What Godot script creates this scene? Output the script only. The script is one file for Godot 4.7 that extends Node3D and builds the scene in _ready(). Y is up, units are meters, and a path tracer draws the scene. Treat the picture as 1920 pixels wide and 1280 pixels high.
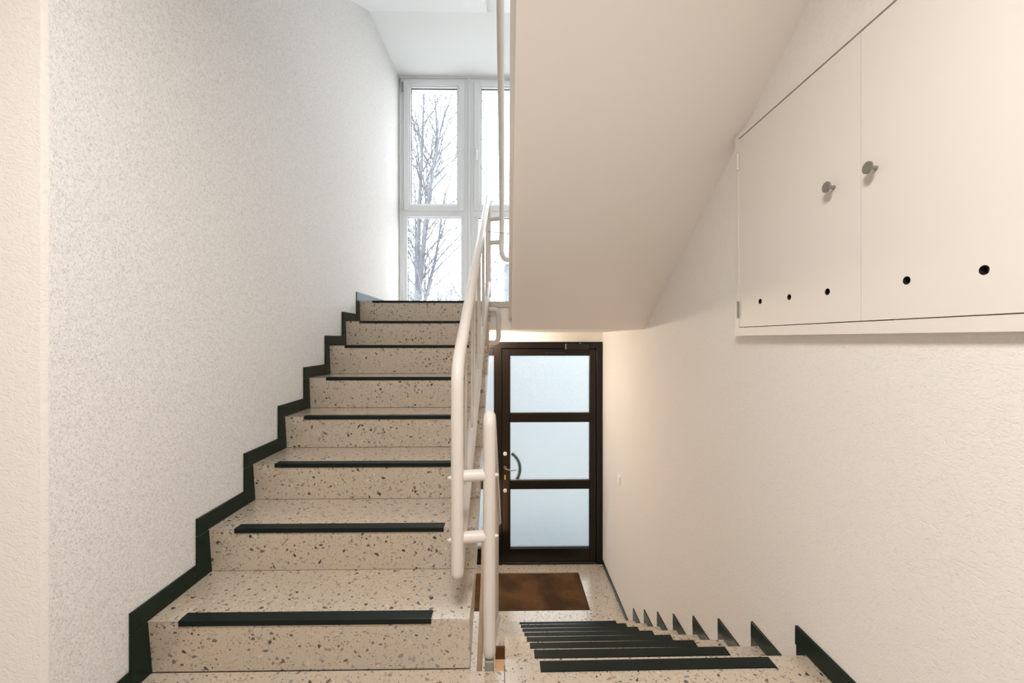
extends Node3D
# Metres, y up; the landing floor is y = 0 and "d" is the distance in front of the camera (z = -d).

const EYE := 1.0728
const XL := -1.1424
const FLOOR2 := -1.366
const LX := -0.115          # open side of the rising flight
const GD := 4.62            # inner face of the street front
var LD := [1.375, 1.655, 1.942, 2.222, 2.494, 2.780, 3.062, 3.351]
var LY := [0.175, 0.344, 0.509, 0.673, 0.849, 1.031, 1.201, 1.372]
var RD := [1.432, 1.713, 1.996, 2.279, 2.562, 2.845, 3.128, 3.411]
var RY := [0.0, -0.171, -0.344, -0.515, -0.685, -0.853, -1.018, -1.186]
var rng := RandomNumberGenerator.new()
var M := {}

func _ready() -> void:
	rng.seed = 20
	# --- camera, sky, exposure, large lights -------------------------------------------------
	var cam := Camera3D.new()
	cam.name = "camera"
	cam.position = Vector3(0, EYE, 0)
	cam.rotation.y = -0.0164
	cam.projection = Camera3D.PROJECTION_FRUSTUM
	cam.near = 0.05
	cam.far = 400.0
	cam.size = 0.05 * 1280.0 / 800.0
	cam.frustum_offset = Vector2(0, -4.2 / 800.0 * 0.05)
	add_child(cam)
	cam.current = true
	var env := Environment.new()
	env.background_mode = Environment.BG_SKY
	var sm := ProceduralSkyMaterial.new()
	sm.sky_top_color = Color(0.95, 0.975, 1.0)
	sm.sky_horizon_color = Color(0.965, 0.98, 1.0)
	sm.ground_horizon_color = Color(0.80, 0.82, 0.84)
	sm.ground_bottom_color = Color(0.5, 0.5, 0.5)
	sm.sky_energy_multiplier = 2.48
	sm.ground_energy_multiplier = 1.4
	var sky := Sky.new()
	sky.sky_material = sm
	env.sky = sky
	env.tonemap_mode = Environment.TONE_MAPPER_LINEAR
	env.tonemap_exposure = 1.0
	env.sdfgi_enabled = true
	env.ssao_enabled = true
	env.ssil_enabled = true
	var we := WorldEnvironment.new()
	we.name = "world"
	we.environment = env
	add_child(we)
	make_materials()
	landing_lamp()
	# --- shell, then things -----------------------------------------------------------------
	shell()
	rising_flight()
	descending_flight()
	skirtings()
	window()
	entrance_door()
	cabinet()
	rails()
	small_things()
	added_cellar_lamp()
	outside()

# ------------------------------------------------------------------ helpers
func V(x: float, y: float, d: float) -> Vector3:
	return Vector3(x, y, -d)

func xw(d: float) -> float:
	return 1.0185 + 0.009 * d

func new_st() -> SurfaceTool:
	var st := SurfaceTool.new()
	st.begin(Mesh.PRIMITIVE_TRIANGLES)
	st.set_smooth_group(-1)
	return st

func obj(called: String, st: SurfaceTool, m: Material, parent: Node3D = self) -> MeshInstance3D:
	st.generate_normals()
	var o := MeshInstance3D.new()
	o.name = numbered(called, parent)
	o.mesh = st.commit()
	o.material_override = null
	for i in o.mesh.get_surface_count():
		o.mesh.surface_set_material(i, m)
	parent.add_child(o, true)
	return o

func numbered(called: String, parent: Node) -> String:
	if not parent.has_node(NodePath(called)):
		return called
	var n := 1
	while parent.has_node(NodePath("%s_%03d" % [called, n])):
		n += 1
	return "%s_%03d" % [called, n]

func struct(called: String, st: SurfaceTool, m: Material, label: String) -> MeshInstance3D:
	var o := obj(called, st, m)
	o.set_meta("kind", "structure")
	o.set_meta("label", label)
	return o

func node(called: String, at := Vector3.ZERO) -> Node3D:
	var o := Node3D.new()
	o.name = numbered(called, self)
	o.position = at
	add_child(o, true)
	return o

func tag(o: Node, label: String, category: String, group := "") -> void:
	o.set_meta("label", label)
	o.set_meta("category", category)
	if group:
		o.set_meta("group", group)

func tri(st: SurfaceTool, a: Vector3, b: Vector3, c: Vector3, inside: Vector3) -> void:
	# clockwise seen from outside
	if (b - a).cross(c - a).dot((a + b + c) / 3.0 - inside) > 0.0:
		var t := b
		b = c
		c = t
	# texture coordinates in metres, laid on the plane that the face lies closest to
	var n := (b - a).cross(c - a).abs()
	for v in [a, b, c]:
		if n.x >= n.y and n.x >= n.z:
			st.set_uv(Vector2(-v.z, -v.y))
		elif n.y >= n.z:
			st.set_uv(Vector2(v.x, v.z))
		else:
			st.set_uv(Vector2(v.x, -v.y))
		st.add_vertex(v)

func quad(st: SurfaceTool, a: Vector3, b: Vector3, c: Vector3, d: Vector3, inside: Vector3) -> void:
	tri(st, a, b, c, inside)
	tri(st, a, c, d, inside)

func hexa(st: SurfaceTool, p: Array) -> void:
	# eight corners: 0-3 one face in order, 4-7 the opposite face in the same order
	var c := Vector3.ZERO
	for v in p:
		c += v / 8.0
	quad(st, p[0], p[1], p[2], p[3], c)
	quad(st, p[4], p[5], p[6], p[7], c)
	for i in 4:
		var j := (i + 1) % 4
		quad(st, p[i], p[j], p[j + 4], p[i + 4], c)

func bx(st: SurfaceTool, x0: float, x1: float, y0: float, y1: float, d0: float, d1: float, ch := 0.0) -> void:
	var lo := Vector3(minf(x0, x1), minf(y0, y1), -maxf(d0, d1))
	var hi := Vector3(maxf(x0, x1), maxf(y0, y1), -minf(d0, d1))
	var c := (lo + hi) / 2.0
	var h := (hi - lo) / 2.0
	var k := minf(ch, 0.49 * minf(h.x, minf(h.y, h.z)) * 2.0)
	if k <= 0.0:
		hexa(st, [c + Vector3(-h.x, -h.y, -h.z), c + Vector3(h.x, -h.y, -h.z), c + Vector3(h.x, h.y, -h.z), c + Vector3(-h.x, h.y, -h.z),
			c + Vector3(-h.x, -h.y, h.z), c + Vector3(h.x, -h.y, h.z), c + Vector3(h.x, h.y, h.z), c + Vector3(-h.x, h.y, h.z)])
		return
	for a in 3:
		var b := (a + 1) % 3
		var e := (a + 2) % 3
		for s in [-1.0, 1.0]:
			var q := []
			for uv in [[-1, -1], [1, -1], [1, 1], [-1, 1]]:
				var v := Vector3.ZERO
				v[a] = s * h[a]
				v[b] = uv[0] * (h[b] - k)
				v[e] = uv[1] * (h[e] - k)
				q.append(c + v)
			quad(st, q[0], q[1], q[2], q[3], c)
		for s in [-1.0, 1.0]:
			for t in [-1.0, 1.0]:
				var q := []
				for w in [[0, -1], [0, 1], [1, 1], [1, -1]]:
					var v := Vector3.ZERO
					v[a] = w[1] * (h[a] - k)
					v[b] = s * (h[b] - (k if w[0] == 1 else 0.0))
					v[e] = t * (h[e] - (0.0 if w[0] == 1 else k))
					q.append(c + v)
				quad(st, q[0], q[1], q[2], q[3], c)
	for sx in [-1.0, 1.0]:
		for sy in [-1.0, 1.0]:
			for sz in [-1.0, 1.0]:
				tri(st, c + Vector3(sx * h.x, sy * (h.y - k), sz * (h.z - k)), c + Vector3(sx * (h.x - k), sy * h.y, sz * (h.z - k)), c + Vector3(sx * (h.x - k), sy * (h.y - k), sz * h.z), c)

func one_box(called: String, m: Material, parent: Node3D, x0: float, x1: float, y0: float, y1: float, d0: float, d1: float, ch := 0.0) -> MeshInstance3D:
	var st := new_st()
	bx(st, x0, x1, y0, y1, d0, d1, ch)
	return obj(called, st, m, parent)

# a polygon of (d, y) points carried from x0 to x1; x0 and x1 may be Callables of d
func prism(st: SurfaceTool, poly: PackedVector2Array, xa: Callable, xb: Callable) -> void:
	var idx := Geometry2D.triangulate_polygon(poly)
	var area := 0.0
	for i in poly.size():
		var p := poly[i]
		var q := poly[(i + 1) % poly.size()]
		area += p.x * q.y - q.x * p.y
	var mid := 0.5 * (float(xa.call(poly[0].x)) + float(xb.call(poly[0].x)))
	for i in range(0, idx.size(), 3):
		for f in [xa, xb]:
			var pts := []
			for k in 3:
				var p := poly[idx[i + k]]
				pts.append(V(f.call(p.x), p.y, p.x))
			var cc: Vector3 = (pts[0] + pts[1] + pts[2]) / 3.0
			tri(st, pts[0], pts[1], pts[2], Vector3(mid, cc.y, cc.z))
	for i in poly.size():
		var p := poly[i]
		var q := poly[(i + 1) % poly.size()]
		var n := Vector2(q.y - p.y, -(q.x - p.x)).normalized()
		if area < 0.0:
			n = -n
		var m2 := (p + q) / 2.0 - n * 0.01
		quad(st, V(xa.call(p.x), p.y, p.x), V(xb.call(p.x), p.y, p.x), V(xb.call(q.x), q.y, q.x), V(xa.call(q.x), q.y, q.x), V(mid, m2.y, m2.x))

func k(v: float) -> Callable:
	return func(_d: float) -> float: return v

func rounded(pts: Array, r: float, n := 6) -> Array:
	var out := [pts[0]]
	for i in range(1, pts.size() - 1):
		var p: Vector3 = pts[i]
		var a: Vector3 = pts[i - 1] - p
		var b: Vector3 = pts[i + 1] - p
		var ra := minf(r, a.length() * 0.49)
		var rb := minf(r, b.length() * 0.49)
		var s: Vector3 = p + a.normalized() * ra
		var e: Vector3 = p + b.normalized() * rb
		for j in n + 1:
			var t := float(j) / n
			out.append(s.lerp(p, t).lerp(p.lerp(e, t), t))
	out.append(pts[-1])
	return out

func tube(st: SurfaceTool, path: Array, r0: float, r1 := -1.0, sides := 14, cap := true) -> void:
	if r1 < 0.0:
		r1 = r0
	st.set_smooth_group(1)
	var n := path.size()
	var t0: Vector3 = (path[1] - path[0]).normalized()
	var u := t0.cross(Vector3(0, 1, 0) if absf(t0.y) < 0.9 else Vector3(1, 0, 0)).normalized()
	var rings := []
	for i in n:
		var t: Vector3 = (path[mini(i + 1, n - 1)] - path[maxi(i - 1, 0)]).normalized()
		u = (u - t * u.dot(t)).normalized()
		var w := t.cross(u)
		var r := lerpf(r0, r1, float(i) / (n - 1))
		var ring := []
		for j in sides:
			var a := TAU * j / sides
			ring.append(path[i] + (u * cos(a) + w * sin(a)) * r)
		rings.append(ring)
	for i in n - 1:
		var c: Vector3 = (path[i] + path[i + 1]) / 2.0
		for j in sides:
			var j2 := (j + 1) % sides
			quad(st, rings[i][j], rings[i][j2], rings[i + 1][j2], rings[i + 1][j], c)
	if cap:
		st.set_smooth_group(-1)
		for e in [0, n - 1]:
			var inn: Vector3 = path[1] if e == 0 else path[n - 2]
			for j in sides:
				tri(st, path[e], rings[e][j], rings[e][(j + 1) % sides], inn)
	st.set_smooth_group(-1)

func tube_obj(called: String, path: Array, r: float, m: Material, parent: Node3D, sides := 14) -> MeshInstance3D:
	var st := new_st()
	tube(st, path, r, -1.0, sides)
	return obj(called, st, m, parent)

func lathe(st: SurfaceTool, at: Vector3, axis: Vector3, prof: Array, sides := 24) -> void:
	# prof: [distance along the axis, radius]
	st.set_smooth_group(-1)
	var u := axis.cross(Vector3(0, 1, 0) if absf(axis.y) < 0.9 else Vector3(1, 0, 0)).normalized()
	var w := axis.cross(u)
	for i in prof.size() - 1:
		st.set_smooth_group(i + 2)
		var c: Vector3 = at + axis * (prof[i][0] + prof[i + 1][0]) * 0.5
		var flat: bool = is_equal_approx(prof[i][0], prof[i + 1][0])
		for j in sides:
			var a := TAU * j / sides
			var b := TAU * (j + 1) / sides
			var ea := u * cos(a) + w * sin(a)
			var eb := u * cos(b) + w * sin(b)
			var inn := c
			if flat:
				inn = c - axis * (0.01 if i >= prof.size() / 2 else -0.01)
			quad(st, at + axis * prof[i][0] + ea * prof[i][1], at + axis * prof[i][0] + eb * prof[i][1], at + axis * prof[i + 1][0] + eb * prof[i + 1][1], at + axis * prof[i + 1][0] + ea * prof[i + 1][1], inn)
	st.set_smooth_group(-1)

func lathe_obj(called: String, at: Vector3, axis: Vector3, prof: Array, m: Material, parent: Node3D, sides := 24) -> MeshInstance3D:
	var st := new_st()
	lathe(st, at, axis, prof, sides)
	return obj(called, st, m, parent)

# ------------------------------------------------------------------ materials
func mat(c: Color, rough := 0.6, metal := 0.0, spec := 0.5) -> StandardMaterial3D:
	var m := StandardMaterial3D.new()
	m.albedo_color = c
	m.roughness = rough
	m.metallic = metal
	m.metallic_specular = spec
	return m

func in_metres(m: StandardMaterial3D, size: float) -> void:
	m.uv1_scale = Vector3(1.0 / size, 1.0 / size, 1.0)

func terrazzo_image() -> ImageTexture:
	# chips of marble in a pale cement, 2048 px over 2.2 m
	var n := 2048
	var data := PackedByteArray()
	data.resize(n * n * 3)
	var im0 := Image.create(256, 256, false, Image.FORMAT_RGB8)
	var fn := FastNoiseLite.new()
	fn.seed = 4
	fn.frequency = 0.012
	fn.fractal_octaves = 4
	for y in 256:
		for x in 256:
			var fx := x / 256.0 * TAU
			var fy := y / 256.0 * TAU
			var v := 0.5 + 0.5 * fn.get_noise_3d(60.0 * cos(fx) + 60.0 * cos(fy), 60.0 * sin(fx), 60.0 * sin(fy))
			var c := Color(0.815, 0.755, 0.680).lerp(Color(0.765, 0.735, 0.690), v)
			im0.set_pixel(x, y, c)
	im0.resize(n, n, Image.INTERPOLATE_BILINEAR)
	data = im0.get_data()
	var g := RandomNumberGenerator.new()
	g.seed = 77
	var cols := [Color8(30, 27, 25), Color8(46, 40, 36), Color8(92, 82, 74), Color8(138, 134, 130), Color8(128, 129, 132), Color8(150, 138, 124), Color8(158, 132, 106), Color8(112, 82, 58), Color8(214, 203, 186), Color8(218, 210, 198), Color8(178, 158, 134), Color8(166, 150, 134)]
	var wts := [0.085, 0.055, 0.10, 0.11, 0.09, 0.15, 0.10, 0.06, 0.04, 0.04, 0.11, 0.095]
	for pass_i in 2:
		var count := 60000 if pass_i == 0 else 15000
		for q in count:
			var pick := g.randf()
			var ci := 0
			while ci < wts.size() - 1 and pick > wts[ci]:
				pick -= wts[ci]
				ci += 1
			var col: Color = cols[ci].lightened(g.randf() * 0.10)
			var rad := g.randf_range(0.7, 1.9) if pass_i == 0 else 1.6 + 5.6 * pow(g.randf(), 3.0)
			var rx := rad * g.randf_range(0.7, 1.45)
			var ry := rad * g.randf_range(0.55, 1.0)
			var ang := g.randf() * TAU
			var ca := cos(ang)
			var sa := sin(ang)
			var cx := g.randi() % n
			var cy := g.randi() % n
			# an angular chip: intersection of five half planes
			var pl := []
			for e in 5:
				var a := TAU * e / 5.0 + g.randf_range(-0.45, 0.45)
				pl.append(Vector3(cos(a), sin(a), g.randf_range(0.62, 1.0)))
			var rr := ceili(maxf(rx, ry) * 1.3)
			var r8 := int(col.r * 255.0)
			var g8 := int(col.g * 255.0)
			var b8 := int(col.b * 255.0)
			for dy in range(-rr, rr + 1):
				for dx in range(-rr, rr + 1):
					var ux := (dx * ca + dy * sa) / rx
					var uy := (-dx * sa + dy * ca) / ry
					var ok := true
					for p in pl:
						if ux * p.x + uy * p.y > p.z:
							ok = false
							break
					if ok:
						var at := (((cy + dy + n) % n) * n + (cx + dx + n) % n) * 3
						data[at] = r8
						data[at + 1] = g8
						data[at + 2] = b8
	return ImageTexture.create_from_image(Image.create_from_data(n, n, false, Image.FORMAT_RGB8, data))

func stroke_height(seed_n: int, count: int, lean: float, spread: float, len_lo: float, len_hi: float, deep: float) -> PackedFloat32Array:
	# scraped grooves, 1024 px
	var n := 1024
	var h := PackedFloat32Array()
	h.resize(n * n)
	h.fill(0.8)
	var g := RandomNumberGenerator.new()
	g.seed = seed_n
	for q in count:
		var x := g.randf() * n
		var y := g.randf() * n
		var a := lean + g.randfn(0.0, spread)
		var L := g.randf_range(len_lo, len_hi)
		var dp := deep * g.randf_range(0.25, 1.0) * (1.0 if g.randf() < 0.72 else -0.35)
		var w := 1 if g.randf() < 0.6 else 2
		var c := cos(a)
		var s := sin(a)
		var curve := g.randfn(0.0, 0.012)
		var t := 0.0
		while t < L:
			var f := sin(PI * t / L)
			for o in w:
				var xi := posmod(int(x + c * t - s * o), n)
				var yi := posmod(int(y + s * t + c * o), n)
				var at := yi * n + xi
				h[at] = clampf(h[at] * 0.94 + 0.8 * 0.06 - dp * f, 0.0, 1.0)
			a += curve
			c = cos(a)
			s = sin(a)
			t += 1.0
	return h

func height_tex(h: PackedFloat32Array) -> ImageTexture:
	var n := 1024
	var d := PackedByteArray()
	d.resize(n * n)
	for i in n * n:
		d[i] = int(h[i] * 255.0)
	return ImageTexture.create_from_image(Image.create_from_data(n, n, false, Image.FORMAT_L8, d))

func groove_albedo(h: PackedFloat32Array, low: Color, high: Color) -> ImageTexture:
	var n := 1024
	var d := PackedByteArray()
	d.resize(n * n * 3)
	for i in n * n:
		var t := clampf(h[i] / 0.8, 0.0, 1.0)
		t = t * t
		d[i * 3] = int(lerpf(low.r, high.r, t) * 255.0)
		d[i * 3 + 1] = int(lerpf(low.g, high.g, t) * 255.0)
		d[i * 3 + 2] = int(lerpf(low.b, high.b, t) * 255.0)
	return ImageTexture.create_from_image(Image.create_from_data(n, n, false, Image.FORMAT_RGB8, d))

func noise_tex(seed_n: int, freq: float, kind: int, size := 512, octaves := 4, ramp: Gradient = null) -> NoiseTexture2D:
	var f := FastNoiseLite.new()
	f.seed = seed_n
	f.frequency = freq
	f.noise_type = kind
	f.fractal_octaves = octaves
	var t := NoiseTexture2D.new()
	t.width = size
	t.height = size
	t.seamless = true
	t.noise = f
	t.color_ramp = ramp
	return t

func grain_tex(seed_n: int, n: int) -> ImageTexture:
	var g := RandomNumberGenerator.new()
	g.seed = seed_n
	var d := PackedByteArray()
	d.resize(n * n)
	for i in n * n:
		d[i] = int(g.randf() * 255.0)
	return ImageTexture.create_from_image(Image.create_from_data(n, n, false, Image.FORMAT_L8, d))

func make_materials() -> void:
	# terrazzo
	var tz := mat(Color(1, 1, 1), 0.22, 0.0, 0.7)
	tz.albedo_texture = terrazzo_image()
	in_metres(tz, 2.2)
	tz.clearcoat_enabled = true
	tz.clearcoat = 0.9
	tz.clearcoat_roughness = 0.27
	M.terrazzo_sheen = tz.duplicate()  # same terrazzo, its colour lightened for the sheen from the door glass
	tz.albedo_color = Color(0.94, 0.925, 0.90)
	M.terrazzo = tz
	# coarse scraped plaster of the left wall
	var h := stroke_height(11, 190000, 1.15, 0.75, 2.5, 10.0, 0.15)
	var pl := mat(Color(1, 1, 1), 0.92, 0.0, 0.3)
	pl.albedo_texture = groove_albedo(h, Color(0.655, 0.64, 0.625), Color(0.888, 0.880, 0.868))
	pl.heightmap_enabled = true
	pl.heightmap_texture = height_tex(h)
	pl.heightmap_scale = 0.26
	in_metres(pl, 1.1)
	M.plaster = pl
	# finer brushed plaster of the right wall and the pier
	var h2 := stroke_height(5, 120000, 0.3, 0.7, 4.0, 20.0, 0.055)
	var ps := mat(Color(1, 1, 1), 0.9, 0.0, 0.3)
	ps.albedo_texture = groove_albedo(h2, Color(0.83, 0.805, 0.78), Color(0.915, 0.898, 0.877))
	ps.heightmap_enabled = true
	ps.heightmap_texture = height_tex(h2)
	ps.heightmap_scale = 0.55
	in_metres(ps, 1.4)
	M.soft_plaster = ps
	M.paint = mat(Color(0.955, 0.935, 0.915), 0.8, 0.0, 0.35)
	M.ceiling_paint = mat(Color(0.91, 0.915, 0.91), 0.85, 0.0, 0.3)
	M.tile = mat(Color(0.075, 0.135, 0.095), 0.24, 0.0, 0.28)
	M.rubber = mat(Color(0.065, 0.100, 0.085), 0.42, 0.0, 0.3)
	M.rail = mat(Color(0.815, 0.785, 0.75), 0.30)
	M.cabinet = mat(Color(0.885, 0.86, 0.83), 0.5)
	M.dark_gap = mat(Color(0.05, 0.045, 0.04), 0.9)
	M.pvc = mat(Color(0.90, 0.91, 0.915), 0.35)
	M.steel = mat(Color(0.62, 0.61, 0.58), 0.35, 0.9)
	M.grey_paint = mat(Color(0.52, 0.49, 0.45), 0.55)
	M.brown = mat(Color(0.36, 0.22, 0.12), 0.6)
	M.doorstep = mat(Color(0.50, 0.53, 0.55), 0.7)
	M.brass = mat(Color(0.80, 0.70, 0.52), 0.3, 0.9)
	M.seal = mat(Color(0.10, 0.11, 0.13), 0.7)
	M.bronze = mat(Color(0.105, 0.070, 0.048), 0.34, 0.35)
	M.black = mat(Color(0.07, 0.075, 0.085), 0.45)
	M.white_plastic = mat(Color(0.93, 0.91, 0.87), 0.35)
	var pane := mat(Color(1, 1, 1, 0.04), 0.02)
	pane.transparency = BaseMaterial3D.TRANSPARENCY_ALPHA
	M.pane = pane
	var fr := mat(Color(0.64, 0.645, 0.64, 0.0), 0.42)
	fr.refraction_enabled = true
	fr.refraction_scale = 0.05
	var fb := grain_tex(8, 256)
	fr.heightmap_enabled = true
	fr.heightmap_texture = fb
	fr.heightmap_scale = 0.17
	in_metres(fr, 0.62)
	M.frosted = fr
	# coir of the mat: worn darker where feet land
	var gr := Gradient.new()
	gr.set_color(0, Color(0.265, 0.205, 0.155))
	gr.set_color(1, Color(0.385, 0.28, 0.19))
	gr.set_offset(0, 0.25)
	gr.set_offset(1, 0.75)
	var coir := mat(Color(1, 1, 1), 1.0, 0.0, 0.1)
	coir.albedo_texture = noise_tex(3, 0.0025, FastNoiseLite.TYPE_SIMPLEX_SMOOTH, 1024, 9, gr)
	coir.heightmap_enabled = true
	coir.heightmap_texture = noise_tex(6, 0.25, FastNoiseLite.TYPE_SIMPLEX, 512, 2)
	coir.heightmap_scale = 0.5
	in_metres(coir, 1.3)
	M.coir = coir
	var gg := Gradient.new()
	gg.set_color(0, Color(0.36, 0.37, 0.39))
	gg.set_color(1, Color(0.47, 0.48, 0.50))
	var bark := mat(Color(1, 1, 1), 0.9)
	bark.albedo_texture = noise_tex(21, 0.03, FastNoiseLite.TYPE_SIMPLEX, 256, 3, gg)
	in_metres(bark, 0.6)
	M.bark = bark
	var gp := Gradient.new()
	gp.set_color(0, Color(0.52, 0.54, 0.54))
	gp.set_color(1, Color(0.62, 0.63, 0.63))
	var pav := mat(Color(1, 1, 1), 0.9)
	pav.albedo_texture = noise_tex(31, 0.02, FastNoiseLite.TYPE_SIMPLEX, 512, 5, gp)
	in_metres(pav, 3)
	M.ground = pav
	M.render_wall = mat(Color(0.80, 0.82, 0.84), 0.9)
	M.pipe = mat(Color(0.42, 0.46, 0.52), 0.5)
	M.green_handle = mat(Color(0.36, 0.43, 0.36), 0.5)

# ------------------------------------------------------------------ lamps
func landing_lamp() -> void:
	var t := node("ceiling_lamp", V(-0.1, 2.53, 0.0))
	tag(t, "square white opal ceiling lamp over the landing at the foot of the stairs", "lamp")
	var st := new_st()
	bx(st, -0.24, 0.24, -0.03, 0.0, -0.24, 0.24, 0.005)
	obj("mounting_plate", st, M.white_plastic, t)
	var glow := mat(Color(0.9, 0.86, 0.8), 0.4)
	glow.emission_enabled = true
	glow.emission = Color(1.0, 0.96, 0.92)
	glow.emission_energy_multiplier = 2.0
	var s2 := new_st()
	bx(s2, -0.22, 0.22, -0.09, -0.03, -0.22, 0.22, 0.015)
	obj("opal_shade", s2, glow, t)
	var a := AreaLight3D.new()
	a.name = "landing_light"
	a.area_size = Vector2(0.44, 0.44)
	a.light_color = Color(1.0, 0.985, 0.975)
	a.light_energy = 5.8
	a.area_range = 14.0
	a.shadow_enabled = true
	a.position = V(-0.1, 2.53 - 0.10, 0.0)
	a.rotation_degrees = Vector3(-90, 0, 0)
	add_child(a)

# ------------------------------------------------------------------ shell
func shell() -> void:
	# left wall of the flight, from its corner at d = 1.09 to the street front
	var st := new_st()
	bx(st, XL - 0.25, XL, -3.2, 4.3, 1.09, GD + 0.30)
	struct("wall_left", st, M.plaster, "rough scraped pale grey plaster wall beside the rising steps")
	st = new_st()
	bx(st, -2.5, XL - 0.25, -3.2, 2.6, 1.09, 1.34)
	struct("wall_pier", st, M.soft_plaster, "bright warm plaster wall at the left edge facing the landing")
	# the visible face of that pier is the end of the thick wall
	st = new_st()
	bx(st, -2.5, XL - 0.002, 0.0, 2.53, 1.07, 1.0895)
	struct("wall_front_left", st, M.soft_plaster, "warm brushed plaster strip left of the grey wall corner")
	# right wall, a hair out of square
	st = new_st()
	hexa(st, [V(xw(-2.0), -3.2, -2.0), V(xw(GD + 0.3), -3.2, GD + 0.3), V(xw(GD + 0.3), 4.3, GD + 0.3), V(xw(-2.0), 4.3, -2.0),
		V(1.35, -3.2, -2.0), V(1.35, -3.2, GD + 0.3), V(1.35, 4.3, GD + 0.3), V(1.35, 4.3, -2.0)])
	struct("wall_right", st, M.soft_plaster, "warm cream brushed plaster wall with the cabinet on it")
	st = new_st()
	bx(st, -2.5, 1.2, -0.2, 2.7, -2.2, -2.0)
	struct("wall_back", st, M.soft_plaster, "plaster wall closing the landing behind the viewer")
	st = new_st()
	bx(st, -2.7, -2.5, -0.2, 2.7, -2.2, 1.34)
	struct("wall_side", st, M.soft_plaster, "plaster wall at the far left end of the landing")
	# street front: piers and lintels round window and door
	st = new_st()
	bx(st, XL, 1.06, 3.89, 4.3, GD, GD + 0.30)
	bx(st, XL, 1.06, 1.045, 1.36, GD, GD + 0.30)
	bx(st, XL, -0.98, FLOOR2 - 0.3, 1.045, GD, GD + 0.30)
	bx(st, XL, 1.06, -3.2, FLOOR2 - 0.01, GD, GD + 0.30)
	struct("wall_street", st, M.paint, "painted white street front above and beside the glazed door")
	# landing floor, in two slabs with a joint at x = 0
	st = new_st()
	bx(st, -2.5, LX, -0.2, 0.0, -2.0, 1.39)
	bx(st, LX, -0.0025, -0.2, 0.0, -2.0, 1.380)
	struct("floor_landing", st, M.terrazzo, "speckled terrazzo landing at the foot of the rising steps")
	st = new_st()
	bx(st, -0.0025, -0.0002, -0.2, -0.003, -2.0, 1.409)
	struct("trim_joint", st, M.dark_gap, "dark joint line in the landing terrazzo")
	# entrance hall floor round the sunken mat
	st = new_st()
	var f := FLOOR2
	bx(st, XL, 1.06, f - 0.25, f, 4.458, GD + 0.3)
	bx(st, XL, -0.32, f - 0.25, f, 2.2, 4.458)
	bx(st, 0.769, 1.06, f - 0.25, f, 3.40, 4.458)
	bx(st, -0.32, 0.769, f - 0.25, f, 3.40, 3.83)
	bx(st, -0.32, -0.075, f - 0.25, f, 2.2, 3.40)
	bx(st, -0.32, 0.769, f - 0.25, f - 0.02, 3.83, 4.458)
	struct("floor_entrance", st, M.terrazzo_sheen, "speckled terrazzo floor inside the entrance door, its colour lightened for sheen")
	# mid landing below the window
	st = new_st()
	bx(st, XL, 1.06, 1.327, 1.372, 3.372, GD + 0.0)
	struct("floor_upper", st, M.terrazzo, "terrazzo edge of the upper landing below the window")
	st = new_st()
	prism(st, PackedVector2Array([Vector2(3.385, 1.327), Vector2(GD, 1.327), Vector2(GD, 1.148), Vector2(3.385, 1.148)]), k(XL), k(1.06))
	struct("ceiling_entrance", st, M.paint, "white underside and edge of the upper landing slab")
	# the flight that comes back overhead on the right: stepped top, smooth underside
	overhead_flight()
	# the flight above the rising steps and the next landing above
	st = new_st()
	prism(st, PackedVector2Array([Vector2(1.37, 2.53), Vector2(3.60, 3.826), Vector2(GD, 3.905), Vector2(GD, 4.3), Vector2(3.6, 4.3), Vector2(1.37, 2.95)]), k(XL), k(-0.150))
	struct("ceiling_flight", st, M.ceiling_paint, "white sloping underside of the flight above the window stairs")
	st = new_st()
	prism(st, PackedVector2Array([Vector2(3.60, 3.8262), Vector2(GD, 3.905), Vector2(GD, 4.3), Vector2(3.6, 4.3)]), k(-0.150), k(1.06))
	struct("ceiling_upper", st, M.ceiling_paint, "white ceiling at the head of the stair window")
	st = new_st()
	bx(st, -0.150, 1.06, 4.25, 4.3, 0.9, 3.6)
	bx(st, XL, 1.06, 2.72, 4.3, 0.85, 0.92)
	struct("ceiling_well", st, M.ceiling_paint, "white top of the stairwell")
	st = new_st()
	bx(st, -2.5, 1.03, 2.53, 2.73, -2.0, 0.92)
	bx(st, -2.5, LX, 2.53, 2.73, 0.92, 1.37)
	struct("ceiling_landing", st, M.paint, "white ceiling over the landing")
	# cellar side under the stairs
	st = new_st()
	bx(st, -0.075, -0.001, f - 0.10, f - 0.002, 3.385, 3.3995, 0.002)
	struct("trim_edge", st, M.brown, "brown edging of the hall floor above the cellar stairs")
	st = new_st()
	bx(st, -0.32, 1.06, -3.0, f - 0.251, 3.40, 3.50)
	bx(st, -0.32, 1.06, -3.0, f - 0.10, 3.388, 3.3995)
	struct("wall_cellar_front", st, M.paint, "painted wall going down to the cellar below the hall floor")
	st = new_st()
	bx(st, XL, 1.06, -3.2, -3.0, 0.9, GD)
	struct("floor_cellar", st, M.terrazzo, "cellar floor deep below the stairs")
	st = new_st()
	bx(st, XL, 1.06, -3.2, -0.2, 0.8, 0.9)
	struct("wall_cellar", st, M.paint, "wall under the landing edge")

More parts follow.
